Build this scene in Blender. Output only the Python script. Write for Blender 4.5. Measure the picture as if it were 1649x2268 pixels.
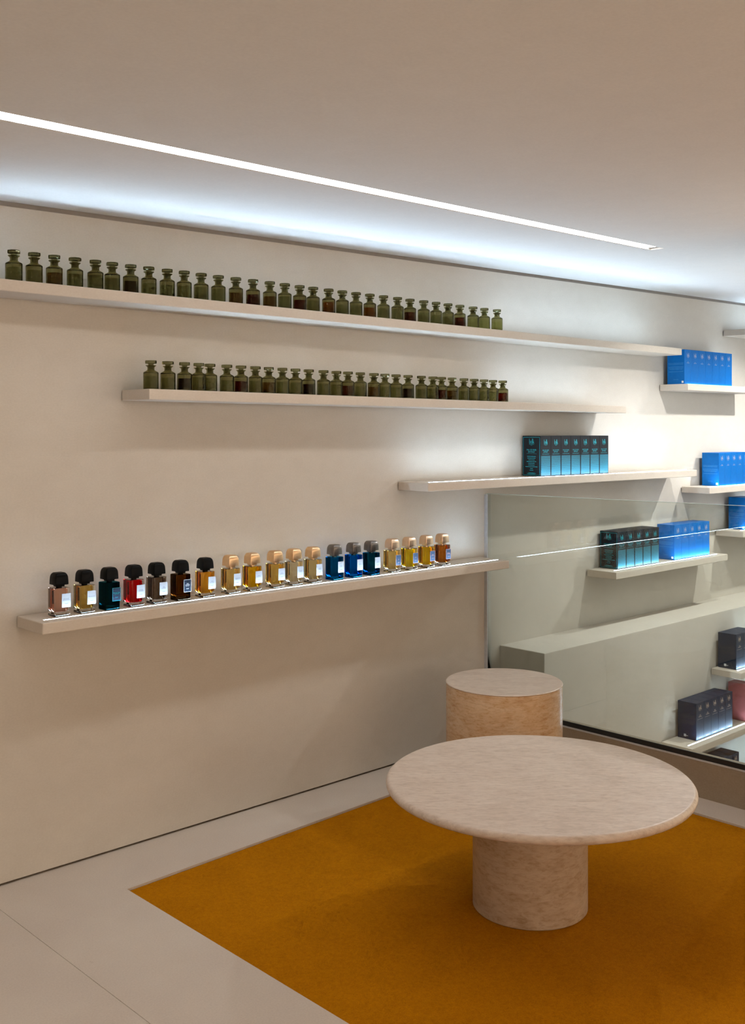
import bpy, bmesh, math, random
from mathutils import Vector, Matrix

random.seed(7)
scene = bpy.context.scene
COL = scene.collection
for _o in list(bpy.data.objects):
    bpy.data.objects.remove(_o, do_unlink=True)

# ------------------------------------------------------------------ camera
W_PX, H_PX = 1649, 2268
F_PX, HORIZON_PX = 2352.0, 946.0
YAW = math.radians(46.52)              # angle between the optical axis and the shelf wall's run
CAM = Vector((0.0, -3.2402, 1.45))
cam_data = bpy.data.cameras.new('camera')
cam_data.sensor_fit = 'HORIZONTAL'
cam_data.sensor_width = 36.0
cam_data.lens = 36.0 * F_PX / W_PX
cam_data.shift_y = (HORIZON_PX - H_PX / 2) / W_PX
cam_data.clip_start = 0.05
cam = bpy.data.objects.new('camera', cam_data)
COL.objects.link(cam)
cam.location = CAM
cam.rotation_euler = (math.radians(90), 0, YAW - math.radians(90))
scene.camera = cam

# ------------------------------------------------------------------ world, exposure, light levels
WORLD_COL, WORLD_STR = (1.0, 0.80, 0.605), 1.98
SHELF_LED_COL, SHELF_LED = (0.56, 0.775, 1.0), 84.0
CEIL_LED_COL, CEIL_LED = (1.0, 0.97, 0.93), 25.0
DOWNLIGHT_COL, DOWNLIGHT_W = (0.95, 0.97, 0.97), 50.0
scene.view_settings.view_transform = 'Standard'
scene.view_settings.look = 'None'
scene.view_settings.gamma = 1.0
scene.view_settings.use_curve_mapping = False
scene.view_settings.exposure = 0.19
scene.cycles.max_bounces = 14
scene.cycles.diffuse_bounces = 3
scene.cycles.glossy_bounces = 4
scene.cycles.transmission_bounces = 14
scene.cycles.use_adaptive_sampling = True
scene.cycles.adaptive_threshold = 0.09
scene.cycles.adaptive_min_samples = 12
scene.cycles.transparent_max_bounces = 32
scene.cycles.use_light_tree = False
scene.cycles.blur_glossy = 0.6
scene.cycles.sample_clamp_indirect = 6.0
world = bpy.data.worlds.new('world')
scene.world = world
world.use_nodes = True
_bg = world.node_tree.nodes['Background']
_bg.inputs[0].default_value = (*WORLD_COL, 1)
_bg.inputs[1].default_value = WORLD_STR


# ------------------------------------------------------------------ materials
def new_mat(name):
    m = bpy.data.materials.new(name)
    m.use_nodes = True
    nt = m.node_tree
    return m, nt, nt.nodes['Principled BSDF']


def lnk(nt, a, b):
    nt.links.new(a, b)


def coords(nt, scale=(1, 1, 1), rot=(0, 0, 0)):
    tc = nt.nodes.new('ShaderNodeTexCoord')
    mp = nt.nodes.new('ShaderNodeMapping')
    mp.inputs['Scale'].default_value = scale
    src = tc.outputs['Object']
    if any(rot):
        m0 = nt.nodes.new('ShaderNodeMapping')
        m0.inputs['Rotation'].default_value = rot
        lnk(nt, src, m0.inputs['Vector'])
        src = m0.outputs['Vector']
    lnk(nt, src, mp.inputs['Vector'])
    return mp.outputs['Vector']


def noise(nt, vec, scale, detail=4, rough=0.55, dist=0.0):
    n = nt.nodes.new('ShaderNodeTexNoise')
    n.inputs['Scale'].default_value = scale
    n.inputs['Detail'].default_value = detail
    n.inputs['Roughness'].default_value = rough
    n.inputs['Distortion'].default_value = dist
    lnk(nt, vec, n.inputs['Vector'])
    return n.outputs['Fac']


def ramp(nt, fac, stops):
    r = nt.nodes.new('ShaderNodeValToRGB')
    el = r.color_ramp.elements
    while len(el) < len(stops):
        el.new(0.5)
    for e, (p, c) in zip(el, stops):
        e.position = p
        e.color = (*c, 1)
    lnk(nt, fac, r.inputs['Fac'])
    return r.outputs['Color']


def mix(nt, fac, a, b, mode='MIX'):
    m = nt.nodes.new('ShaderNodeMix')
    m.data_type = 'RGBA'
    m.blend_type = mode
    for s, v in ((m.inputs[0], fac), (m.inputs[6], a), (m.inputs[7], b)):
        if isinstance(v, (int, float)):
            s.default_value = v
        elif isinstance(v, tuple):
            s.default_value = (*v, 1)
        else:
            lnk(nt, v, s)
    return m.outputs[2]


def bump(nt, bsdf, height, strength=0.2, dist=0.002):
    b = nt.nodes.new('ShaderNodeBump')
    b.inputs['Strength'].default_value = strength
    b.inputs['Distance'].default_value = dist
    lnk(nt, height, b.inputs['Height'])
    lnk(nt, b.outputs['Normal'], bsdf.inputs['Normal'])


def plain(name, col, rough=0.5, metal=0.0, spec=0.5, coat=0.0, var=0.06):
    m, nt, b = new_mat(name)
    v = coords(nt)
    n = noise(nt, v, 60, 3)
    c = ramp(nt, n, [(0.25, tuple(x * (1 - var) for x in col)), (0.75, tuple(min(1, x * (1 + var)) for x in col))])
    lnk(nt, c, b.inputs['Base Color'])
    b.inputs['Roughness'].default_value = rough
    b.inputs['Metallic'].default_value = metal
    b.inputs['Specular IOR Level'].default_value = spec
    b.inputs['Coat Weight'].default_value = coat
    return m


def emitter(name, col, strength):
    m = bpy.data.materials.new(name)
    m.use_nodes = True
    nt = m.node_tree
    nt.nodes.clear()
    o = nt.nodes.new('ShaderNodeOutputMaterial')
    e = nt.nodes.new('ShaderNodeEmission')
    e.inputs[0].default_value = (*col, 1)
    e.inputs[1].default_value = strength
    lnk(nt, e.outputs[0], o.inputs[0])
    m.cycles.emission_sampling = 'FRONT'
    return m


def lamp_face(o, mat, up):
    """only the top (or under) face of a light strip gives light"""
    me = o.data
    me.materials.clear()
    me.materials.append(M['channel'])
    me.materials.append(mat)
    for p in me.polygons:
        p.material_index = 1 if p.normal.z * up > 0.9 else 0
    return o


def plaster(name, c0, c1, rough=0.75):
    m, nt, b = new_mat(name)
    v = coords(nt, (1, 1, 1.6))
    big = noise(nt, v, 1.7, 5, 0.6, 0.4)
    fine = noise(nt, v, 130, 3, 0.6)
    mid = noise(nt, v, 14, 4, 0.6, 0.5)
    c = ramp(nt, big, [(0.3, c0), (0.72, c1)])
    c = mix(nt, 0.12, c, ramp(nt, mid, [(0.35, tuple(x * .82 for x in c0)), (0.7, c1)]))
    c = mix(nt, 0.06, c, ramp(nt, fine, [(0.3, (0.2, 0.17, 0.13)), (0.7, (0.8, 0.77, 0.72))]))
    lnk(nt, c, b.inputs['Base Color'])
    b.inputs['Roughness'].default_value = rough
    b.inputs['Specular IOR Level'].default_value = 0.25
    bump(nt, b, mid, 0.12, 0.0015)
    return m


def travertine(name, light, mid, dark, scale=(2.2, 9, 9), rough=0.42, rot=(0, 0, 0)):
    m, nt, b = new_mat(name)
    v = coords(nt, scale, rot)
    veins = noise(nt, v, 2.4, 7, 0.62, 0.9)
    fine = noise(nt, v, 11, 6, 0.7, 0.6)
    c = ramp(nt, veins, [(0.3, dark), (0.46, mid), (0.66, light)])
    c = mix(nt, 0.5, c, ramp(nt, fine, [(0.36, tuple((x + y) / 2 for x, y in zip(mid, dark))), (0.5, light), (0.66, tuple(min(1, x * 1.18) for x in light))]))
    pv = coords(nt, tuple(s * 6 for s in scale), rot)
    vo = nt.nodes.new('ShaderNodeTexVoronoi')
    vo.inputs['Scale'].default_value = 7
    lnk(nt, pv, vo.inputs['Vector'])
    gate = noise(nt, v, 3.5, 3, 0.6)
    pit = nt.nodes.new('ShaderNodeMath')
    pit.operation = 'MULTIPLY'
    pits = ramp(nt, vo.outputs['Distance'], [(0.0, (1, 1, 1)), (0.16, (0, 0, 0))])
    gates = ramp(nt, gate, [(0.52, (0, 0, 0)), (0.66, (0.8, 0.8, 0.8))])
    lnk(nt, pits, pit.inputs[0])
    lnk(nt, gates, pit.inputs[1])
    c = mix(nt, pit.outputs[0], c, tuple(x * .55 for x in dark))
    lnk(nt, c, b.inputs['Base Color'])
    b.inputs['Roughness'].default_value = rough
    bump(nt, b, fine, 0.06, 0.001)
    return m


def stone_floor(name):
    m, nt, b = new_mat(name)
    v = coords(nt)
    big = noise(nt, v, 2.3, 5, 0.6, 0.3)
    fine = noise(nt, v, 190, 3, 0.7)
    spot = noise(nt, coords(nt, (1, 2.2, 1)), 16, 6, 0.7, 1.2)
    c = ramp(nt, big, [(0.3, (0.555, 0.475, 0.41)), (0.7, (0.615, 0.54, 0.465))])
    c = mix(nt, 0.1, c, ramp(nt, fine, [(0.35, (0.3, 0.23, 0.17)), (0.65, (0.8, 0.72, 0.62))]))
    c = mix(nt, ramp(nt, spot, [(0.66, (0, 0, 0)), (0.8, (0.35, 0.35, 0.35))]), c, (0.30, 0.225, 0.165))
    lnk(nt, c, b.inputs['Base Color'])
    b.inputs['Roughness'].default_value = 0.55
    b.inputs['Specular IOR Level'].default_value = 0.3
    return m


def carpet(name):
    m, nt, b = new_mat(name)
    v = coords(nt)
    n1 = noise(nt, v, 420, 2, 0.7)
    n2 = noise(nt, v, 6, 4, 0.6)
    n3 = noise(nt, v, 90, 3, 0.7)
    c = ramp(nt, n1, [(0.3, (0.31, 0.108, 0.0004)), (0.7, (0.56, 0.215, 0.001))])
    c = mix(nt, 0.22, c, ramp(nt, n2, [(0.35, (0.35, 0.118, 0.0004)), (0.65, (0.54, 0.20, 0.001))]))
    c = mix(nt, 0.25, c, ramp(nt, n3, [(0.35, (0.29, 0.098, 0.0004)), (0.65, (0.57, 0.22, 0.001))]))
    lnk(nt, c, b.inputs['Base Color'])
    b.inputs['Roughness'].default_value = 0.95
    b.inputs['Specular IOR Level'].default_value = 0.05
    bump(nt, b, n1, 0.6, 0.003)
    return m


def glass(name, col, ior=1.46, rough=0.0):
    m = bpy.data.materials.new(name)
    m.use_nodes = True
    nt = m.node_tree
    nt.nodes.clear()
    o = nt.nodes.new('ShaderNodeOutputMaterial')
    g = nt.nodes.new('ShaderNodeBsdfGlass')
    g.inputs['Color'].default_value = (*col, 1)
    g.inputs['IOR'].default_value = ior
    g.inputs['Roughness'].default_value = rough
    lnk(nt, g.outputs[0], o.inputs[0])
    return m


def tint(name, col):
    """clear tinted liquid inside a glass wall (no second refraction)"""
    m = bpy.data.materials.new(name)
    m.use_nodes = True
    nt = m.node_tree
    nt.nodes.clear()
    o = nt.nodes.new('ShaderNodeOutputMaterial')
    t = nt.nodes.new('ShaderNodeBsdfTransparent')
    t.inputs[0].default_value = (*[math.sqrt(x) for x in col], 1)
    lnk(nt, t.outputs[0], o.inputs[0])
    return m


def pane_glass(name, col):
    m = bpy.data.materials.new(name)
    m.use_nodes = True
    nt = m.node_tree
    nt.nodes.clear()
    o = nt.nodes.new('ShaderNodeOutputMaterial')
    fr = nt.nodes.new('ShaderNodeFresnel')
    fr.inputs[0].default_value = 1.5
    t = nt.nodes.new('ShaderNodeBsdfTransparent')
    t.inputs[0].default_value = (*col, 1)
    g = nt.nodes.new('ShaderNodeBsdfGlossy')
    g.inputs['Roughness'].default_value = 0.0
    g.inputs['Color'].default_value = (0.7, 0.7, 0.7, 1)
    mx = nt.nodes.new('ShaderNodeMixShader')
    lnk(nt, fr.outputs[0], mx.inputs[0])
    lnk(nt, t.outputs[0], mx.inputs[1])
    lnk(nt, g.outputs[0], mx.inputs[2])
    lnk(nt, mx.outputs[0], o.inputs[0])
    return m


def dense_print(name, paper, ink):
    """a block of lines of tiny foil print"""
    m, nt, b = new_mat(name)
    v = coords(nt, (1, 0, 1))
    sep = nt.nodes.new('ShaderNodeSeparateXYZ')
    lnk(nt, v, sep.inputs[0])
    mod = nt.nodes.new('ShaderNodeMath')
    mod.operation = 'WRAP'
    mod.inputs[1].default_value = 0.0042
    mod.inputs[2].default_value = 0.0
    lnk(nt, sep.outputs['Z'], mod.inputs[0])
    lt = nt.nodes.new('ShaderNodeMath')
    lt.operation = 'LESS_THAN'
    lt.inputs[1].default_value = 0.0031
    lnk(nt, mod.outputs[0], lt.inputs[0])
    n = noise(nt, coords(nt, (700, 0, 240)), 1.0, 1)
    gap = nt.nodes.new('ShaderNodeMath')
    gap.operation = 'GREATER_THAN'
    gap.inputs[1].default_value = 0.36
    lnk(nt, n, gap.inputs[0])
    mul = nt.nodes.new('ShaderNodeMath')
    mul.operation = 'MULTIPLY'
    lnk(nt, lt.outputs[0], mul.inputs[0])
    lnk(nt, gap.outputs[0], mul.inputs[1])
    lnk(nt, mix(nt, mul.outputs[0], paper, ink), b.inputs['Base Color'])
    b.inputs['Roughness'].default_value = 0.38
    return m


M = {}
M['wall'] = plaster('limewash_plaster', (0.555, 0.495, 0.42), (0.615, 0.56, 0.485))
M['shelf'] = plaster('shelf_plaster', (0.56, 0.475, 0.39), (0.62, 0.545, 0.455), 0.7)
M['ceiling'] = plaster('ceiling_paint', (0.76, 0.73, 0.695), (0.785, 0.755, 0.72), 0.85)
M['gap'] = plain('shadow_gap', (0.30, 0.27, 0.25), 0.8)
M['plinth'] = plain('dark_plinth', (0.10, 0.07, 0.045), 0.8)
M['well'] = plaster('well_bounce_white', (0.78, 0.76, 0.72), (0.82, 0.80, 0.76), 0.8)  # lightened so the unseen well surfaces bounce fill light
M['floor'] = stone_floor('limestone_slab')
M['rug'] = carpet('mustard_carpet')
M['trav_top'] = travertine('travertine_pale', (0.64, 0.535, 0.445), (0.555, 0.435, 0.35), (0.40, 0.30, 0.22), (3.0, 9.5, 9.5), rot=(0, 0, math.radians(46)))
M['trav_ped'] = travertine('travertine_ped_shaded', (0.50, 0.385, 0.28), (0.41, 0.29, 0.18), (0.27, 0.165, 0.08), (3.5, 3.5, 10))  # same stone as the top, shade under the tabletop put into the colour
M['trav_stool'] = travertine('travertine_stool_top', (0.64, 0.53, 0.435), (0.56, 0.435, 0.345), (0.44, 0.32, 0.24), (2.5, 9, 9), rot=(0, 0, math.radians(46)))
M['trav_drum'] = travertine('travertine_shade_tint', (0.72, 0.55, 0.37), (0.62, 0.39, 0.20), (0.44, 0.21, 0.075), (3.4, 3.4, 12), 0.26)  # carpet reflection and shade on the stool's side put into its colour
M['led'] = emitter('shelf_led', SHELF_LED_COL, SHELF_LED)
M['ceil_led'] = emitter('ceiling_led', CEIL_LED_COL, CEIL_LED)
M['channel'] = plain('led_channel', (0.55, 0.53, 0.50), 0.5)
M['steel'] = plain('brushed_steel', (0.58, 0.60, 0.63), 0.4, 0.35)
M['black_rubber'] = plain('black_rubber', (0.008, 0.010, 0.013), 0.45)
M['pane'] = pane_glass('balustrade_glass', (0.945, 0.97, 0.94))
M['pane_edge'] = plain('glass_edge', (0.45, 0.55, 0.50), 0.25)
M['upstand'] = plaster('upstand_plaster_shaded', (0.27, 0.205, 0.14), (0.31, 0.24, 0.165), 0.6)  # darkened: the weak light on this face is put into the colour


# ------------------------------------------------------------------ object helpers
def mesh_obj(name, me, mat, parent=None):
    o = bpy.data.objects.new(name, me)
    COL.objects.link(o)
    if mat is not None and not me.materials:
        me.materials.append(mat)
    if parent is not None:
        o.parent = parent
    return o


def empty(name, loc=(0, 0, 0)):
    o = bpy.data.objects.new(name, None)
    COL.objects.link(o)
    o.location = loc
    o.empty_display_size = 0.05
    return o


def tag(o, label, cat, group=None):
    o['label'] = label
    o['category'] = cat
    if group:
        o['group'] = group
    return o


def struct(o):
    o['kind'] = 'structure'
    return o


def to_mesh(name, bm, smooth=False):
    bmesh.ops.recalc_face_normals(bm, faces=bm.faces)
    me = bpy.data.meshes.new(name)
    bm.to_mesh(me)
    bm.free()
    if smooth:
        for p in me.polygons:
            p.use_smooth = True
    return me


def add_box(bm, x0, x1, y0, y1, z0, z1):
    vs = [bm.verts.new((x, y, z)) for z in (z0, z1) for y in (y0, y1) for x in (x0, x1)]
    for f in ((0, 1, 3, 2), (4, 6, 7, 5), (0, 4, 5, 1), (2, 3, 7, 6), (0, 2, 6, 4), (1, 5, 7, 3)):
        bm.faces.new([vs[i] for i in f])
    return vs


def box_mesh(name, x0, x1, y0, y1, z0, z1, bev=0.0, seg=2, zfun=None):
    bm = bmesh.new()
    add_box(bm, x0, x1, y0, y1, z0, z1)
    if bev:
        bmesh.ops.bevel(bm, geom=list(bm.edges), offset=bev, segments=seg, profile=0.5, affect='EDGES')
    if zfun:
        for v in bm.verts:
            v.co.z += zfun(v.co.x)
    return to_mesh(name, bm)


def prism_mesh(name, pts, z0, z1, bev=0.0, zfun=None):
    """vertical prism over a plan polygon"""
    bm = bmesh.new()
    lo = [bm.verts.new((x, y, z0)) for x, y in pts]
    hi = [bm.verts.new((x, y, z1)) for x, y in pts]
    bm.faces.new(lo[::-1])
    top = bm.faces.new(hi)
    n = len(pts)
    for i in range(n):
        bm.faces.new((lo[i], lo[(i + 1) % n], hi[(i + 1) % n], hi[i]))
    if bev:
        bmesh.ops.bevel(bm, geom=list(top.edges), offset=bev, segments=2, profile=0.5, affect='EDGES')
    if zfun:
        for v in bm.verts:
            v.co.z += zfun(v.co.x)
    return to_mesh(name, bm)


def lathe_mesh(name, prof, seg=40, smooth=True, sharp=None):
    """closed or open profile of (r, z) turned round z"""
    bm = bmesh.new()
    rings = []
    for r, z in prof:
        if r < 1e-6:
            rings.append([bm.verts.new((0, 0, z))])
        else:
            rings.append([bm.verts.new((r * math.cos(2 * math.pi * i / seg), r * math.sin(2 * math.pi * i / seg), z)) for i in range(seg)])
    for a, b in zip(rings, rings[1:]):
        for i in range(seg):
            j = (i + 1) % seg
            if len(a) == 1 and len(b) == 1:
                continue
            if len(a) == 1:
                bm.faces.new((a[0], b[j], b[i]))
            elif len(b) == 1:
                bm.faces.new((a[i], a[j], b[0]))
            else:
                bm.faces.new((a[i], a[j], b[j], b[i]))
    me = bpy.data.meshes.new(name)
    bmesh.ops.recalc_face_normals(bm, faces=bm.faces)
    bm.to_mesh(me)
    bm.free()
    if smooth:
        me.shade_smooth()
        try:
            me.set_sharp_from_angle(angle=math.radians(35))
        except Exception:
            pass
    return me


# text -> mesh (built-in font)
_text_cache = {}


def text_mesh(s, size, align='CENTER', spacing=1.0, name='lettering'):
    key = (s, size, align, spacing)
    if key in _text_cache:
        return _text_cache[key].copy()
    cu = bpy.data.curves.new('tmp_text', 'FONT')
    cu.body = s
    cu.size = size
    cu.align_x = align
    cu.align_y = 'CENTER'
    cu.space_character = spacing
    cu.space_line = 0.95
    cu.resolution_u = 2
    cu.extrude = 0.0
    o = bpy.data.objects.new('tmp_text', cu)
    COL.objects.link(o)
    dg = bpy.context.evaluated_depsgraph_get()
    me = bpy.data.meshes.new_from_object(o.evaluated_get(dg))
    bpy.data.objects.remove(o, do_unlink=True)
    bpy.data.curves.remove(cu)
    me.name = name
    _text_cache[key] = me
    return me.copy()


FRONT = Matrix(((1, 0, 0, 0), (0, 0, -1, 0), (0, 1, 0, 0), (0, 0, 0, 1)))       # text x->x, y->z, faces -y
SIDE = Matrix(((0, 0, -1, 0), (-1, 0, 0, 0), (0, 1, 0, 0), (0, 0, 0, 1)))       # text x->-y, y->z, faces -x


def on_face(me, face, loc):
    me.transform(Matrix.Translation(loc) @ face)
    return me


def quads_mesh(name, rects):
    """flat rectangles (x0,x1,y0,y1) in the text plane"""
    vs, fs = [], []
    for x0, x1, y0, y1 in rects:
        i = len(vs)
        vs += [(x0, y0, 0), (x1, y0, 0), (x1, y1, 0), (x0, y1, 0)]
        fs.append((i, i + 1, i + 2, i + 3))
    me = bpy.data.meshes.new(name)
    me.from_pydata(vs, [], fs)
    return me


def logo_mesh(h, mono=False):
    """lower-case b d k in a narrow high-contrast cut, two lines of small caps below"""
    vs, fs = [], []

    def poly(pts):
        i = len(vs)
        vs.extend([(x, y, 0) for x, y in pts])
        fs.append(tuple(range(i, i + len(pts))))

    def rect(x0, x1, y0, y1):
        poly([(x0, y0), (x1, y0), (x1, y1), (x0, y1)])

    def ring(cx, cy, ro, rh, ri, rj, n=18):
        for k in range(n):
            a, b = 2 * math.pi * k / n, 2 * math.pi * (k + 1) / n
            poly([(cx + ro * math.cos(a), cy + rh * math.sin(a)), (cx + ro * math.cos(b), cy + rh * math.sin(b)),
                  (cx + ri * math.cos(b), cy + rj * math.sin(b)), (cx + ri * math.cos(a), cy + rj * math.sin(a))])
    t = 0.085
    rect(-0.58, -0.58 + t, 0, 1.0)
    ring(-0.36, 0.30, 0.205, 0.30, 0.115, 0.27)
    ring(0.02, 0.30, 0.205, 0.30, 0.115, 0.27)
    rect(0.165, 0.165 + t, 0, 1.0)
    rect(0.32, 0.32 + t, 0, 1.0)
    poly([(0.40, 0.27), (0.60, 0.60), (0.645, 0.60), (0.43, 0.24)])
    poly([(0.45, 0.34), (0.555, 0.34), (0.70, 0.0), (0.57, 0.0)])
    for x0, x1 in ((-0.62, -0.52), (-0.64, -0.50)):
        rect(x0, x1, 0.985, 1.0)
    for i in range(7):                                   # PARFUMS
        x = -0.56 + i * 0.175
        rect(x, x + 0.03, -0.24, -0.10)
        rect(x, x + 0.10, -0.13, -0.10)
        if i % 2 == 0:
            rect(x + 0.07, x + 0.10, -0.24, -0.10)
    for i in range(5):                                   # PARIS
        x = -0.22 + i * 0.095
        rect(x, x + 0.05, -0.36, -0.30)
    me = bpy.data.meshes.new('logo')
    me.from_pydata([(x * h, y * h, 0) for x, y, z in vs], [], fs)
    return me


# ================================================================== THE SETTING
def zc(x):                       # ceiling height: it climbs very slightly along the wall
    return 2.165 + 0.0132 * (x - 1.454)


X0, X1 = -3.0, 8.2               # run of the shelf wall
# shelf wall (upper zone beyond the stair keeps the same plane)
bm = bmesh.new()
vs = add_box(bm, X0, X1, 0.0, 0.12, 0.008, 0)
for v in vs[4:]:
    v.co.z = zc(v.co.x) - 0.015
for v in vs:
    if v.co.z < 0.1 and v.co.x > 3:
        v.co.z = 0.008
wall = struct(mesh_obj('wall_left', to_mesh('wall_left', bm), M['wall']))
# shadow gap above and below the wall
bm = bmesh.new()
vs = add_box(bm, X0, X1, 0.008, 0.13, 2.0, 2.5)
gapo = struct(mesh_obj('trim_1', to_mesh('trim_1', bm), M['gap']))
for v in gapo.data.vertices:
    v.co.z = (zc(v.co.x) + 0.06) if v.co.z > 2.3 else zc(v.co.x) - 0.03
pl = struct(mesh_obj('baseboard_left', box_mesh('baseboard_left', X0, 3.80, 0.012, 0.118, -0.02, 0.006), M['plinth']))

# ceiling with a slot for the light line
SLOPE = 0.0266


def sl(y, x):
    return y + SLOPE * (x - 1.04)


SX0, SX1 = -1.6, 3.94
YA, YB = -0.932, -0.864
bm = bmesh.new()
CY0 = -7.0


def cprism(pts, z0=0.0, z1=0.09):
    lo = [bm.verts.new((x, y, zc(x) + z0)) for x, y in pts]
    hi = [bm.verts.new((x, y, zc(x) + z1)) for x, y in pts]
    n = len(pts)
    bm.faces.new(lo)
    bm.faces.new(hi[::-1])
    for i in range(n):
        bm.faces.new((lo[i], lo[(i + 1) % n], hi[(i + 1) % n], hi[i]))


cprism([(X0, CY0), (X1, CY0), (X1, sl(YA, X1)), (X0, sl(YA, X0))])
cprism([(X0, sl(YB, X0)), (X1, sl(YB, X1)), (X1, 0.0), (X0, 0.0)])
for xa, xb in ((X0, SX0), (SX1, X1)):
    cprism([(xa, sl(YA, xa)), (xb, sl(YA, xb)), (xb, sl(YB, xb)), (xa, sl(YB, xa))])
struct(mesh_obj('ceiling', to_mesh('ceiling', bm), M['ceiling']))

# recessed light lines in the slots
def light_line(label, x0, x1, lamp):
    root = tag(empty('ceiling_light', ((x0 + x1) / 2, sl(-0.89, (x0 + x1) / 2), zc((x0 + x1) / 2))), label, 'ceiling light')

    def piece(name, ya, yb, za, zb, mat, xa, xb):
        b2 = bmesh.new()
        for v in add_box(b2, xa, xb, ya, yb, za, zb):
            x, y, z = v.co
            v.co = Vector((x, sl(y, x), zc(x) + z)) - root.location
        return mesh_obj(name, to_mesh(name, b2), mat, root)

    piece('channel', YA + 0.001, YB - 0.001, 0.022, 0.085, M['channel'], x0, x1)
    piece('lip', YB - 0.0065, YB - 0.001, 0.001, 0.022, M['channel'], x0, x1)
    lamp_face(piece('diffuser', YA + 0.021, YB - 0.007, 0.007, 0.0215, M[lamp], x0 + .01, x1 - 0.025), M[lamp], -1)


light_line('long recessed white light line set into the ceiling', SX0, SX1, 'ceil_led')


def downlight(label, x, y, gain=1.0):
    z = zc(x)
    root = tag(empty('downlight', (x, y, z)), label, 'downlight')
    mesh_obj('trim_ring', lathe_mesh('trim_ring', [(.030, 0.0), (.045, 0.0), (.045, -.004), (.042, -.006), (.030, -.006), (.030, 0.0)], 32), M['channel'], root)
    mesh_obj('reflector', lathe_mesh('reflector', [(0, -.0005), (.0295, -.0005)], 32), M['steel'], root)
    ld = bpy.data.lights.new('downlight_lamp', 'SPOT')
    ld.energy = DOWNLIGHT_W * gain
    ld.color = DOWNLIGHT_COL
    ld.spot_size = math.radians(150)
    ld.spot_blend = 0.6
    ld.shadow_soft_size = 0.022
    lo = bpy.data.objects.new('lamp', ld)
    COL.objects.link(lo)
    lo.parent = root
    lo.location = (0, 0, -0.024)


downlight('small round ceiling downlight over the stair, nearer the glass', 4.98, -0.92)
downlight('small round ceiling downlight over the stair, farther from the glass', 6.15, -0.92, 1.7)

# floor: slabs with open joints, carpet well
floor_root = struct(empty('floor', (1.0, -2.0, 0)))


def slab(pts):
    me = prism_mesh('floor_slab', pts, -0.05, 0.0, 0.0006)
    o = mesh_obj('floor_slab', me, M['floor'], floor_root)
    me.transform(Matrix.Translation(-floor_root.location))
    return o


JX, RX0, RX1 = 1.3845, 1.734, 3.630
slab([(X0, -7.0), (JX - 0.0005, -7.0), (JX - 0.0005, 0.03), (X0, 0.03)])
slab([(JX + 0.0005, -7.0), (RX0, -7.0), (RX0, -0.2925), (RX1, -0.2165), (RX1, -7.0), (3.79, -7.0), (3.79, 0.03), (JX + 0.0005, 0.03)])
sub = struct(mesh_obj('floor_bed', box_mesh('floor_bed', X0, 3.79, -7.0, 0.03, -0.09, -0.0505), M['gap']))
sub.name = 'floor_bed'
rug = mesh_obj('carpet', prism_mesh('carpet', [(RX0 + .0015, -6.5), (RX1 - .0015, -6.5), (RX1 - .0015, -0.2185), (RX0 + .0015, -0.2945)], -0.05, -0.006, 0.003), M['rug'])
tag(rug, 'mustard yellow carpet inlaid in the pale stone floor', 'carpet')

# low upstand that carries the glass, and the stair well behind it
up = struct(mesh_obj('wall_right', box_mesh('wall_right', 3.7895, 3.90, -6.0, -0.001, -0.6, 0.142, 0.0015), M['upstand']))
lower = struct(mesh_obj('wall_stair', box_mesh('wall_stair', 3.90, X1, 0.0, 0.12, -1.6, 0.0075), M['wall']))
ledge = struct(mesh_obj('trim_2', box_mesh('trim_2', 3.905, X1, -0.262, 0.0, -1.5, 0.416, 0.003), M['wall']))
stair = struct(mesh_obj('floor_stair', box_mesh('floor_stair', 3.90, X1, -6.0, 0.12, -1.6, -1.5), M['well']))

struct(mesh_obj('light_block_well', box_mesh('light_block_well', 3.96, X1, -1.52, -1.40, -1.5, 2.16), M['well']))  # unseen, added to block warm world light and bounce cool light
struct(mesh_obj('light_block_end', box_mesh('light_block_end', X1, X1 + 0.1, -1.52, 0.12, -1.6, 2.24), M['well']))  # unseen, added to close the light-blocking enclosure at its far end
struct(mesh_obj('light_block_back', box_mesh('light_block_back', X0 - 0.1, X0, -7.0, 0.12, -0.05, 2.3), M['wall']))  # unseen, added to block world light from this side

# ================================================================== LARGE OBJECTS
# coffee table
TC = Vector((2.575, -1.255, 0))
tab = tag(empty('coffee_table', (TC.x, TC.y, -0.006)), 'low round travertine table with drum pedestal standing on the mustard carpet', 'table')
R, ZT, T = 0.462, 0.394, 0.027
prof = [(0, ZT - T)]
prof += [(R - T / 2, ZT - T)]
for i in range(1, 12):
    a = -math.pi / 2 + math.pi * i / 12
    prof.append((R - T / 2 + T / 2 * math.cos(a), ZT - T / 2 + T / 2 * math.sin(a)))
prof += [(R - T / 2, ZT), (0, ZT)]
top = mesh_obj('tabletop', lathe_mesh('tabletop', prof, 128), M['trav_top'], tab)
PR = 0.1735
prof = [(0, 0), (PR - .003, 0), (PR, .003), (PR, ZT - T - 0.0002), (0, ZT - T - 0.0002)]
ped = mesh_obj('pedestal', lathe_mesh('pedestal', prof, 96), M['trav_ped'], tab)
ped.location = (0.002, 0.035, 0)

# stool
st = tag(empty('drum_stool', (3.254, -0.561, -0.006)), 'cylindrical travertine stool behind the round table', 'stool')
SR, SH = 0.2275, 0.455
prof = [(0, SH - 0.004), (SR - 0.001, SH - 0.004), (SR + 0.0015, SH - 0.002), (SR - 0.001, SH), (0, SH)]
mesh_obj('top_disc', lathe_mesh('top_disc', prof, 96), M['trav_stool'], st)
prof = [(0, 0), (SR - .002, 0), (SR, .002), (SR, SH - 0.0042), (0, SH - 0.0042)]
mesh_obj('drum', lathe_mesh('drum', prof, 96), M['trav_drum'], st)

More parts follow.
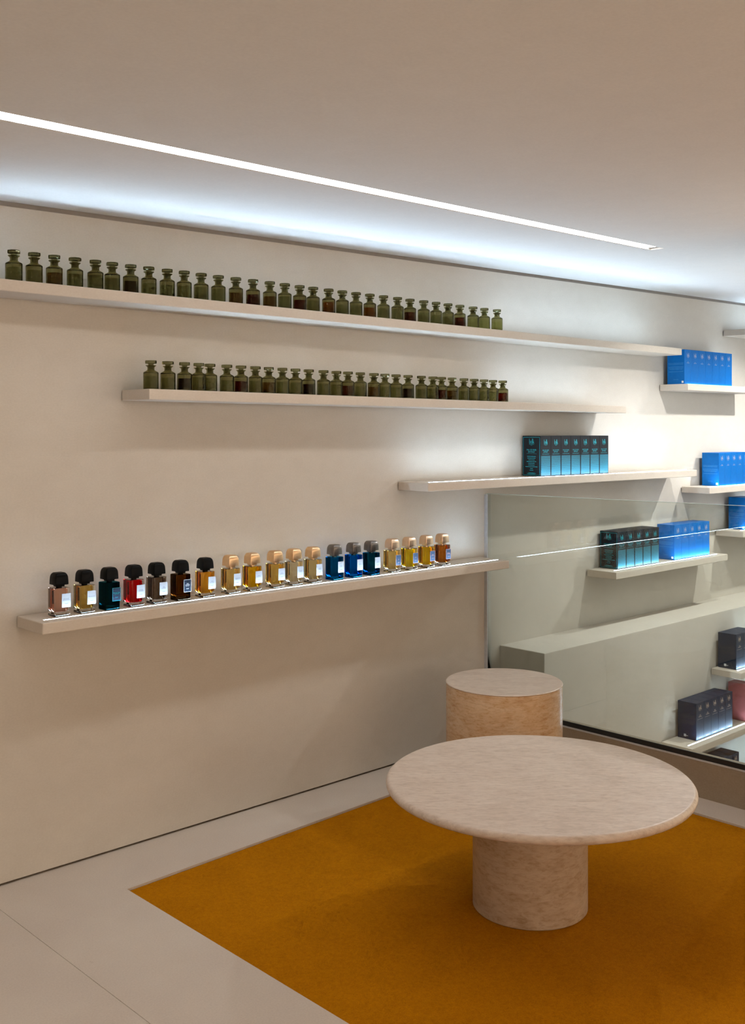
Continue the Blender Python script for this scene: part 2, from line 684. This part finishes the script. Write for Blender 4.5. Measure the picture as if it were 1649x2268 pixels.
# glass balustrade
GX = 3.802
bal = tag(empty('glass_balustrade', (GX, -1.2, 0.142)), 'clear frameless glass balustrade panel with steel wall profile and black base seal', 'balustrade')


def gl(name, x0, x1, y0, y1, z0, z1, mat, top=None):
    me = box_mesh(name, x0, x1, y0, y1, z0, z1)
    if top:
        for v in me.vertices:
            if v.co.z > 0.5:
                v.co.z = top(v.co.y)
    me.transform(Matrix.Translation(-bal.location))
    return mesh_obj(name, me, mat, bal)


gt = lambda y: 1.139 - 0.0085 * y
gl('glass_pane', GX - 0.005, GX + 0.005, -5.5, -0.004, 0.1445, 1.14, M['pane'], gt)
e = gl('polished_edge', GX - 0.005, GX + 0.005, -5.5, -0.004, 1.14, 1.1405, M['pane_edge'])
for v in e.data.vertices:
    y = v.co.y + bal.location.y
    v.co.z = gt(y) - bal.location.z + (0.0002 if v.co.z > 1.14 - bal.location.z + 0.0003 else 0.0016)
gl('wall_profile', GX - 0.0115, GX - 0.0056, -0.017, -0.0008, 0.17, 1.137, M['steel'])
gl('base_seal', GX - 0.011, GX - 0.0056, -5.5, -0.004, 0.1495, 0.1695, M['black_rubber'])
gl('base_channel', GX - 0.0135, GX + 0.013, -5.5, -0.004, 0.1425, 0.1494, M['steel'])


# ------------------------------------------------------------------ shelves
def shelf(label, x0, x1, z_a, z_b=None, y_back=0.0, depth=0.182, thick=0.036, led=None, led_y=-0.138):
    """z_a / z_b: top height at either end"""
    z_b = z_a if z_b is None else z_b
    xm = (x0 + x1) / 2
    zm = (z_a + z_b) / 2
    k = (z_b - z_a) / (x1 - x0)
    root = tag(empty('wall_shelf', (xm, y_back, zm)), label, 'shelf', 'plastered wall shelves')
    zf = lambda x: k * x
    mesh_obj('board', box_mesh('board', x0 - xm, x1 - xm, -depth, -0.005, -thick, 0, 0.0028, 2, zf), M['shelf'], root)
    mesh_obj('mounting_rail', box_mesh('mounting_rail', x0 - xm + .012, x1 - xm - .012, -0.0052, 0.0, -thick + .004, -0.004, 0, 2, zf), M['plinth'], root)
    if led:
        l0, l1 = led
        lamp_face(mesh_obj('led_strip', box_mesh('led_strip', l0 - xm, l1 - xm, led_y - 0.0038, led_y + 0.0038, -0.002, 0.0006, 0, 2, zf), M['led'], root), M['led'], 1)
    return lambda x: zm + k * (x - xm)


zC = shelf('highest long plaster shelf, topped by a row of green apothecary bottles', 1.16, 5.237, 1.894, 1.881, led=(1.25, 5.18), led_y=-0.158)
zD = shelf('second plaster shelf from the top, holding green apothecary bottles', 1.883, 4.695, 1.577, 1.558, led=(1.93, 4.65), led_y=-0.158)
zE = shelf('plaster shelf with a row of black and teal cartons, right above the glass', 3.220, 5.397, 1.216, 1.211, led=(3.262, 5.345), led_y=-0.146)
zF = shelf('lowest plaster shelf, with colourful square perfume bottles, lit along its front edge', 1.507, 3.752, 0.848, 0.848, led=(1.534, 3.728), led_y=-0.134)
zG = shelf('plaster shelf seen through the glass with teal and blue cartons', 4.602, 5.745, 0.712, 0.712, led=(4.655, 5.70), led_y=-0.136)
zH = shelf('upper plaster shelf at right with seven blue cartons', 5.302, 6.17, 1.690, led=(5.35, 6.12))
zI = shelf('plaster shelf at the right edge, blue cartons, just above the top of the glass', 5.536, 6.75, 1.106, led=(5.60, 6.70))
zJ = shelf('plaster shelf at the right edge, crossed by the glass top edge, with one blue carton', 5.928, 6.9, 0.830, led=(5.985, 6.85))
zK = shelf('small visible end of the topmost plaster shelf by the ceiling at the right edge', 6.02, 7.2, 2.041, led=(6.08, 7.15))
YL = -0.262
zM = shelf('plaster shelf on the ledge front with navy cartons, above the pink carton', 5.40, 6.55, 0.118, y_back=YL, led=(5.44, 6.5), led_y=-0.138)
zL = shelf('plaster shelf on the ledge front, just above the black seal, with five navy cartons', 4.887, 6.45, -0.186, y_back=YL, led=(4.925, 6.4), led_y=-0.138)
zN = shelf('lowest shelf of the stair well, under navy cartons, mostly hidden by the upstand', 5.08, 6.2, -0.531, y_back=YL, led=(5.12, 6.15), led_y=-0.138)

ORD = ['first', 'second', 'third', 'fourth', 'fifth', 'sixth', 'seventh', 'eighth', 'ninth', 'tenth', 'eleventh', 'twelfth', 'thirteenth',
       'fourteenth', 'fifteenth', 'sixteenth', 'seventeenth', 'eighteenth', 'nineteenth', 'twentieth', 'twenty-first', 'twenty-second',
       'twenty-third', 'twenty-fourth', 'twenty-fifth', 'twenty-sixth', 'twenty-seventh', 'twenty-eighth', 'twenty-ninth', 'thirtieth',
       'thirty-first', 'thirty-second']

# ================================================================== PERFUME BOTTLES (square)
S, BH = 0.0512, 0.0905       # body width, body height
CAPZ = BH + 0.0035


def square_rings(name, rings, corner=0.16, cseg=3):
    """stack of rounded squares: (half size, z)"""
    bm = bmesh.new()
    loops = []
    for hs, z in rings:
        r = hs * corner
        lp = []
        for cx, cy, a0 in ((1, 1, 0), (-1, 1, 90), (-1, -1, 180), (1, -1, 270)):
            for i in range(cseg + 1):
                a = math.radians(a0 + 90 * i / cseg)
                lp.append(bm.verts.new((cx * (hs - r) + r * math.cos(a), cy * (hs - r) + r * math.sin(a), z)))
        loops.append(lp)
    n = len(loops[0])
    for a, b in zip(loops, loops[1:]):
        for i in range(n):
            bm.faces.new((a[i], a[(i + 1) % n], b[(i + 1) % n], b[i]))
    bm.faces.new(loops[0][::-1])
    bm.faces.new(loops[-1])
    me = to_mesh(name, bm)
    me.shade_smooth()
    me.set_sharp_from_angle(angle=math.radians(28))
    return me


hb = S / 2
body_me = square_rings('glass_body', [(hb - .0016, 0), (hb, 0.0016), (hb, BH - .0016), (hb - .0016, BH)], 0.10)
li = hb - 0.0052
liq_me = square_rings('liquid', [(li - .004, 0.0145), (li, 0.0185), (li, BH - 0.006), (li - .002, BH - 0.0045)], 0.30)
cap_h = 0.0445
hc = 0.0228
crings = [(hc * .58, 0), (hc * .60, .0058), (hc * .985, .0062), (hc, .0078), (hc * .985, .019), (hc * .965, .025)]
for i in range(1, 9):
    a = math.pi / 2 * i / 8
    crings.append((hc * (.50 + .465 * math.cos(a)), .025 + (cap_h - .025) * math.sin(a)))
cap_me = square_rings('cap', crings, 0.16)
neck_me = square_rings('collar', [(hc * .40, 0), (hc * .40, .0048)], 0.9, 4)
plate_w, plate_h = 0.0305, 0.0435
plate_me = box_mesh('label_plate', -plate_w / 2, plate_w / 2, -0.0009, 0.0009, -plate_h / 2, plate_h / 2, 0.0003, 1)

M['clear'] = glass('clear_glass', (0.985, 0.99, 0.985))
M['g_teal'] = glass('dark_teal_glass', (0.05, 0.25, 0.30))
M['g_brown'] = glass('smoky_brown_glass', (0.34, 0.26, 0.17))
M['g_blue'] = glass('blue_glass', (0.07, 0.50, 0.82))
M['g_blue2'] = glass('bright_blue_glass', (0.05, 0.50, 0.95))
M['g_navy'] = glass('navy_glass', (0.05, 0.36, 0.66))
M['cap_black'] = plain('black_cap', (0.0025, 0.0025, 0.0025), 0.38, spec=0.09)
M['cap_gold'] = plain('pale_gold_cap', (0.86, 0.58, 0.33), 0.28, 0.9)
M['cap_rose'] = plain('rose_gold_cap', (0.88, 0.64, 0.45), 0.26, 0.9)
M['cap_gun'] = plain('gunmetal_cap', (0.20, 0.18, 0.165), 0.26, 0.9)
M['lab_white'] = plain('white_label', (0.40, 0.43, 0.47), 0.6, spec=0.2, var=0.02)
M['lab_navy'] = plain('navy_label', (0.010, 0.022, 0.045), 0.5, spec=0.25)
M['lab_slate'] = plain('slate_blue_label', (0.045, 0.085, 0.15), 0.5, spec=0.25)
M['ink_grey'] = plain('grey_ink', (0.09, 0.10, 0.12), 0.6)
M['ink_white'] = plain('white_ink', (0.75, 0.80, 0.85), 0.6)
M['ink_pink'] = plain('pink_ink', (0.65, 0.36, 0.33), 0.6)
M['ink_teal'] = plain('teal_foil', (0.015, 0.46, 0.55), 0.3, 0.3)

BOT = [  # x, glass, liquid colour, cap, label, ink, text, description
    (1.608, 'clear', (.78, .46, .36), 'cap_black', 'lab_white', 'ink_grey', 'BOUQUET\nDE HONGRIE', 'pale pink perfume in clear bottle with black cap'),
    (1.697, 'clear', (.76, .52, .13), 'cap_black', 'lab_white', 'ink_grey', 'PAS CE SOIR', 'straw yellow perfume in clear bottle with black cap'),
    (1.787, 'g_teal', (.10, .30, .34), 'cap_black', 'lab_navy', 'ink_teal', 'PAS CE SOIR\nEXTRAIT', 'dark teal bottle with teal-framed label and black cap'),
    (1.879, 'clear', (.72, .004, .008), 'cap_black', 'lab_white', 'ink_grey', 'ROUGE\nSMOKING', 'bright red perfume in clear bottle with black cap'),
    (1.968, 'clear', (.21, .155, .115), 'cap_black', 'lab_white', 'ink_grey', 'GRIS\nCHARNEL', 'smoky grey-brown perfume in clear bottle with black cap'),
    (2.064, 'g_brown', (.9, .52, .10), 'cap_black', 'lab_navy', 'ink_white', 'GRIS\nCHARNEL\nEXTRAIT', 'dark brown bottle with navy label and black cap'),
    (2.167, 'clear', (.88, .42, .035), 'cap_black', 'lab_white', 'ink_grey', 'NUIT\nDE SABLE', 'amber orange perfume in clear bottle with black cap'),
    (2.278, 'clear', (.84, .60, .20), 'cap_gold', 'lab_white', 'ink_grey', 'TUBEREUSE\nIMPERIALE', 'honey perfume with gold cap, just right of the last black cap'),
    (2.375, 'clear', (.86, .48, .012), 'cap_gold', 'lab_white', 'ink_grey', 'CREME\nDE CUIR', 'deep golden perfume with gold cap and white label'),
    (2.482, 'clear', (.86, .57, .13), 'cap_gold', 'lab_white', 'ink_grey', 'OUD\nABRAMAD', 'light gold perfume with gold cap, third of the gold caps'),
    (2.573, 'clear', (.86, .74, .50), 'cap_gold', 'lab_white', 'ink_grey', 'WOOD\nJASMIN', 'almost colourless perfume with gold cap'),
    (2.668, 'clear', (.84, .64, .28), 'cap_gold', 'lab_white', 'ink_grey', 'VELVET\nTONKA', 'pale gold perfume with gold cap, left of the blue bottles'),
    (2.780, 'g_blue', (.30, .42, .42), 'cap_gun', 'lab_white', 'ink_grey', 'CITRUS\nRIVIERA', 'blue glass bottle with gunmetal cap, leftmost of the three blue ones'),
    (2.882, 'g_blue2', (.22, .48, .62), 'cap_gun', 'lab_white', 'ink_grey', "SEL\nD'ARGENT", 'bright blue glass bottle with gunmetal cap, middle of the three blue ones'),
    (2.980, 'g_navy', (.80, .50, .28), 'cap_gun', 'lab_white', 'ink_grey', 'VILLA\nNEROLI', 'navy glass bottle with brownish filling and gunmetal cap'),
    (3.099, 'clear', (.86, .66, .26), 'cap_rose', 'lab_slate', 'ink_pink', 'SOIE', 'pale straw perfume with rose gold cap and slate blue label'),
    (3.201, 'clear', (.88, .66, .02), 'cap_rose', 'lab_slate', 'ink_pink', 'OUD', 'vivid lemon yellow perfume with rose gold cap and slate blue label'),
    (3.305, 'clear', (.80, .48, .015), 'cap_rose', 'lab_slate', 'ink_pink', 'AMBRE\nSAFRANO', 'dark gold perfume with rose gold cap and slate blue label'),
    (3.405, 'clear', (.42, .12, .012), 'cap_rose', 'lab_slate', 'ink_pink', 'VANILLE\nLEATHER', 'reddish brown perfume, rightmost bottle on the lit shelf'),
]
frame_me = quads_mesh('label_border', [(-plate_w / 2, plate_w / 2, plate_h / 2 - .0011, plate_h / 2 - .0002), (-plate_w / 2, plate_w / 2, -plate_h / 2 + .0002, -plate_h / 2 + .0011),
                                       (-plate_w / 2 + .0002, -plate_w / 2 + .0011, -plate_h / 2, plate_h / 2), (plate_w / 2 - .0011, plate_w / 2 - .0002, -plate_h / 2, plate_h / 2)])
on_face(frame_me, FRONT, (0, -0.00105, 0))
_mesh_by_mat = {}


def shared(me, mat):
    key = (me.name, mat)
    if key not in _mesh_by_mat:
        c = me.copy()
        c.materials.clear()
        c.materials.append(M[mat])
        _mesh_by_mat[key] = c
    return _mesh_by_mat[key]


for i, (x, gm, lc, cm, lm, ink, txt, desc) in enumerate(BOT):
    b = tag(empty('perfume_bottle', (x, -0.090, zF(x))), desc, 'perfume bottle', 'square perfume bottles on the lowest lit shelf')
    mesh_obj('glass_body', shared(body_me, gm), None, b)
    m = tint('liquid_%02d' % i, lc)
    lme = liq_me.copy()
    lme.materials.clear()
    mesh_obj('liquid', lme, m, b)
    nk = mesh_obj('collar', shared(neck_me, cm), None, b)
    nk.location = (0, 0, BH - 0.0006)
    c = mesh_obj('cap', shared(cap_me, cm), None, b)
    c.location = (0, 0, CAPZ)
    p = mesh_obj('label_plate', shared(plate_me, lm), None, b)
    p.location = (hb - plate_w / 2 + 0.001, -hb - 0.0012, 0.0505)
    t = on_face(text_mesh(txt, 0.0042), FRONT, (0, -0.00105, 0.003))
    mesh_obj('lettering', t, M[ink], p)
    t = on_face(quads_mesh('fine_print', [(-.006, -.0005, 0, .0006), (.0007, .0062, 0, .0006), (-.004, .0045, -.0016, -.0010)]), FRONT, (0, -0.00105, -0.0095))
    mesh_obj('fine_print', t, M[ink], p)
    if lm != 'lab_white':
        fm = frame_me.copy()
        fm.materials.clear()
        mesh_obj('label_border', fm, M['ink_teal'] if ink == 'ink_teal' else M['ink_white' if ink == 'ink_white' else 'ink_pink'], p)

# ================================================================== APOTHECARY BOTTLES (round, olive glass)
AR, AH = 0.0256, 0.0995
w_ = 0.0022
zs = AH * 0.60
out = [(0, 0), (AR - .002, 0), (AR, .002), (AR, zs - .002), (AR - .0015, zs), (AR * .60, AH * .648), (AR * .49, AH * .672), (AR * .47, AH * .70), (AR * .47, AH * .765),
       (AR * .54, AH * .79), (AR * .69, AH * .815), (AR * .69, AH * .835)]
inn = [(AR * .36, AH * .835), (AR * .34, AH * .68), (AR * .50, AH * .632), (AR - w_ - .001, zs - .004), (AR - w_, zs - .008), (AR - w_, .0055), (AR - w_ - .002, .0035), (0, .0035)]
ab_me = lathe_mesh('glass_body', out + inn, 32)
stp = [(0, AH * .69), (AR * .29, AH * .69), (AR * .335, AH * .845), (AR * .40, AH * .878), (AR * .72, AH * .888), (AR * .77, AH * .905), (AR * .77, AH * .975), (AR * .73, AH * .995), (0, AH)]
as_me = lathe_mesh('stopper', stp, 8, False)
for me in (as_me,):
    me.transform(Matrix.Rotation(math.radians(22.5), 4, 'Z'))


def liquid_mesh(level):
    r = AR - w_ - .0005
    return lathe_mesh('liquid', [(0, .0042), (r - .002, .0042), (r, .006), (r, AH * level), (0, AH * level)], 28)


LV = {k: liquid_mesh(k) for k in (0.40, 0.43, 0.46, 0.49)}
M['olive'] = glass('olive_glass', (0.70, 0.69, 0.55), 1.30)
M['olive_stop'] = glass('olive_stopper_glass', (0.50, 0.50, 0.36), 1.40)
LQ = {'n': ('clear', (.66, .68, .53)), 'b': ('brown', (.42, .22, .07)), 'k': ('near-black', (.055, .02, .02)), 'r': ('dark red', (.22, .016, .012)),
      'o': ('orange brown', (.55, .16, .025)), 'p': ('pale green', (.90, .95, .62)), 'd': ('dark brown', (.16, .085, .035))}
for k, (nm, c) in LQ.items():
    M['liq_' + k] = tint('liquid_' + nm.replace(' ', '_'), c)
XC = [1.443, 1.51, 1.578, 1.648, 1.72, 1.782, 1.851, 1.92, 1.993, 2.058, 2.131, 2.205, 2.28, 2.355, 2.432, 2.504, 2.579, 2.646, 2.723, 2.796, 2.871, 2.943,
      3.019, 3.099, 3.177, 3.256, 3.334, 3.411, 3.488, 3.578, 3.655, 3.737]
KC = 'nnbnnndnnnnnbrbnrnonnonnrnnnrppp'
XD = [1.932, 1.996, 2.064, 2.122, 2.172, 2.244, 2.308, 2.371, 2.433, 2.497, 2.561, 2.627, 2.699, 2.769, 2.828, 2.897, 2.97, 3.034, 3.096, 3.167, 3.247, 3.321,
      3.373, 3.44, 3.519, 3.587, 3.653, 3.72, 3.786]
KD = 'nnknnnrnbnnknnrnbnnknnrbnnnnr'
rnd = random.Random(3)
for xs, ks, zfun, y, where, grp in ((XC, KC, zC, -0.120, 'highest', 'olive apothecary bottles on the highest shelf'),
                                    (XD, KD, zD, -0.115, 'second highest', 'olive apothecary bottles on the second shelf')):
    for i, (x, k) in enumerate(zip(xs, ks)):
        jy = rnd.uniform(-.003, .003)
        b = empty('apothecary_bottle', (x, y + jy, zfun(x)))
        tag(b, 'olive glass bottle, %s filling, %s from the left on the %s shelf' % (LQ[k][0], ORD[i], where), 'bottle', grp)
        mesh_obj('glass_body', ab_me, M['olive'], b)
        lv = 0.43 if k in 'rkbd' else rnd.choice((0.43, 0.46, 0.46, 0.49))
        lm_key = (lv, k)
        if lm_key not in _mesh_by_mat:
            c = LV[lv].copy()
            c.materials.clear()
            c.materials.append(M['liq_' + k])
            _mesh_by_mat[lm_key] = c
        mesh_obj('liquid', _mesh_by_mat[lm_key], None, b)
        s_ = mesh_obj('stopper', as_me, M['olive_stop'], b)
        s_.rotation_euler = (0, 0, rnd.uniform(0, 0.7))

# ================================================================== CARTONS
BW, BD, BHH = 0.0762, 0.108, 0.194
M['c_teal'] = plain('black_carton', (0.006, 0.007, 0.010), 0.45, spec=0.25)
M['c_blue'] = plain('blue_carton', (0.0004, 0.130, 0.44), 0.38, spec=0.2)
M['c_navy'] = plain('navy_carton', (0.006, 0.016, 0.040), 0.45, spec=0.25)
M['c_pink'] = plain('dusky_pink_carton', (0.30, 0.075, 0.075), 0.5)
M['dense'] = dense_print('dense_teal_print', (0.005, 0.010, 0.016), (0.004, 0.14, 0.19))
M['ink_blue'] = plain('pale_blue_ink', (0.07, 0.30, 0.62), 0.5)
M['ink_silver'] = plain('silver_pink_ink', (0.48, 0.46, 0.55), 0.4)
M['ink_gold'] = plain('beige_gold_ink', (0.62, 0.46, 0.33), 0.4)
M['ink_dim'] = plain('dim_grey_ink', (0.045, 0.042, 0.040), 0.5)
M['sticker'] = plain('white_sticker', (0.72, 0.76, 0.80), 0.5)


def lines(widths, y0, dy, h, rng, broken=True):
    rects = []
    for i, w in enumerate(widths):
        y = y0 - i * dy
        if not broken:
            rects.append((-w / 2, w / 2, y, y + h))
            continue
        x = -w / 2
        while x < w / 2:
            l = rng.uniform(.0018, .0062)
            rects.append((x, min(x + l, w / 2), y, y + h))
            x += l + .0009
    return rects


E_ = 0.00025
ff = (0, -BD / 2 - E_, 0)
rg = random.Random(5)


def kit(style, w):
    """list of (name, mesh, material) for one carton: body and prints, origin at the base centre"""
    sf = (-w / 2 - E_, 0, 0)
    parts = []
    if style == 'teal':
        parts.append(('carton', box_mesh('carton', -w / 2, w / 2, -BD / 2, BD / 2, 0, BHH, .0008, 1), 'c_teal'))
        parts.append(('logo', on_face(logo_mesh(.0215), FRONT, (0, ff[1], .155)), 'ink_teal'))
        parts.append(('lettering', on_face(text_mesh('PAS CE SOIR\nEXTRAIT', .0088), FRONT, (0, ff[1], .1205)), 'ink_teal'))
        parts.append(('rule', on_face(quads_mesh('rule', [(-.027, .027, 0, .001)]), FRONT, (0, ff[1], .1065)), 'ink_teal'))
        pm = on_face(quads_mesh('text_block', [(-w / 2 + .004, w / 2 - .004, 0.0035, .0985)]), FRONT, ff)
        parts.append(('text_block', pm, 'dense'))
        d, q = BD / 2, .0016
        bd = [(-d + .004, d - .004, BHH - .006 - q, BHH - .006), (-d + .004, d - .004, .005, .005 + q), (-d + .004, -d + .004 + q, .005, BHH - .006), (d - .004 - q, d - .004, .005, BHH - .006)]
        parts.append(('border', on_face(quads_mesh('border', bd), SIDE, sf), 'ink_teal'))
        parts.append(('side_logo', on_face(logo_mesh(.0235), SIDE, (sf[0], 0, .157)), 'ink_teal'))
        parts.append(('side_lettering', on_face(text_mesh('PAS CE SOIR\nEXTRAIT', .0105), SIDE, (sf[0], 0, .1215)), 'ink_teal'))
        wd = [.062, .0001, .052, .048, .038, .058, .038, .038, .074, .016, .022, .0001, .0001, .038, .056, .046]
        rr = lines([wd[0]], .108, .0085, .0006, rg, False) + lines(wd[2:11], .0945, .0083, .0022, rg) + lines(wd[13:], .0165, .0030, .0012, rg)
        parts.append(('small_print', on_face(quads_mesh('small_print', rr), SIDE, sf), 'ink_teal'))
    elif style == 'blue':
        parts.append(('carton', box_mesh('carton', -w / 2, w / 2, -BD / 2, BD / 2, 0, BHH, .0008, 1), 'c_blue'))
        parts.append(('logo', on_face(logo_mesh(.0205), FRONT, (0, ff[1], .155)), 'ink_silver'))
        parts.append(('lettering', on_face(text_mesh("SEL\nD'ARGENT", .0062), FRONT, (0, ff[1], .122)), 'ink_silver'))
        rr = lines([.094, .09, .0001, .094, .092, .08, .0001, .09], .118, .0068, .0016, rg) + lines([.03], .026, .006, .0014, rg)
        parts.append(('small_print', on_face(quads_mesh('small_print', rr), SIDE, sf), 'ink_blue'))
        parts.append(('sticker', on_face(quads_mesh('sticker', [(.036, .048, .007, .019)]), SIDE, sf), 'sticker'))
    elif style == 'navy':
        parts.append(('carton', box_mesh('carton', -w / 2, w / 2, -BD / 2, BD / 2, 0, BHH, .0008, 1), 'c_navy'))
        parts.append(('logo', on_face(logo_mesh(.0215), FRONT, (0, ff[1], .158)), 'ink_gold'))
        parts.append(('lettering', on_face(text_mesh('GRIS\nCHARNEL', .0078), FRONT, (0, ff[1], .1245)), 'ink_gold'))
        parts.append(('rule', on_face(quads_mesh('rule', [(-.027, .027, 0, .0008)] + lines([.026], -.0985, .004, .0026, rg)), FRONT, (0, ff[1], .1085)), 'ink_gold'))
        parts.append(('small_print', on_face(quads_mesh('small_print', lines([.09, .092, .09, .0001, .086, .09, .08], .122, .0066, .0016, rg)), SIDE, sf), 'ink_dim'))
        parts.append(('sticker', on_face(quads_mesh('sticker', [(-.018, -.005, .012, .025)] + lines([.012], .016, .004, .003, rg)), SIDE, sf), 'sticker'))
    else:
        parts.append(('carton', box_mesh('carton', -w / 2, w / 2, -BD / 2, BD / 2, 0, BHH + .012, .0008, 1), 'c_pink'))
        parts.append(('logo', on_face(logo_mesh(.0215), FRONT, (0, ff[1], .155)), 'ink_gold'))
    for n, me, mt in parts:
        me.materials.clear()
        me.materials.append(M[mt])
    return parts


def row(style, x0, n, pitch, yf, zfun, label, group, w=None):
    w = pitch - .0007 if w is None else w
    parts = kit(style, w)
    for i in range(n):
        x = x0 + pitch * (i + .5)
        r = empty('perfume_carton', (x, yf + BD / 2, zfun(x)))
        tag(r, label % ORD[i], 'box', group)
        for nm, me, mt in parts:
            mesh_obj(nm, me, None, r)


row('teal', 4.061, 7, .0807, -.120, zE, 'black carton with teal print, %s from the left on the shelf above the glass', 'teal printed cartons above the glass')
row('teal', 4.708, 5, .0797, -.120, zG, 'black carton with teal print seen through the glass, %s from the left', 'teal printed cartons behind the glass')
row('blue', 5.262, 5, .0769, -.120, zG, 'blue carton seen through the glass beside the teal ones, %s from the left', 'blue cartons behind the glass')
row('blue', 5.336, 7, .0766, -.140, zH, 'blue carton, %s from the left in the uppermost blue row', 'blue cartons on the upper right shelf')
row('blue', 5.718, 5, .0720, -.140, zI, 'blue carton, %s from the left on the shelf just above the glass edge at right', 'blue cartons at the right edge')
row('blue', 6.034, 2, .0762, -.140, zJ, 'blue carton crossed by the glass top edge, %s from the left', 'blue cartons crossed by the glass edge')
row('navy', 5.450, 3, .0745, YL - .126, zM, 'navy carton above the pink carton at the right edge, %s from the left', 'navy cartons at the right edge')
row('navy', 5.030, 5, .0764, YL - .124, zL, 'navy carton with beige logo, %s of the five in the row above the black seal', 'navy cartons above the black seal')
row('pink', 5.560, 1, .0762, YL - .128, zL, 'dusky pink carton under the navy row at the right edge, %s and only one', 'pink carton')
row('navy', 5.180, 4, .0764, YL - .124, zN, 'navy carton with only its top above the black seal, %s from the left', 'navy cartons half hidden by the upstand')
for o in bpy.data.objects:
    if o.get('group') == 'pink carton':
        o['label'] = 'dusky pink carton beside the five navy ones at the right edge'
        del o['group']
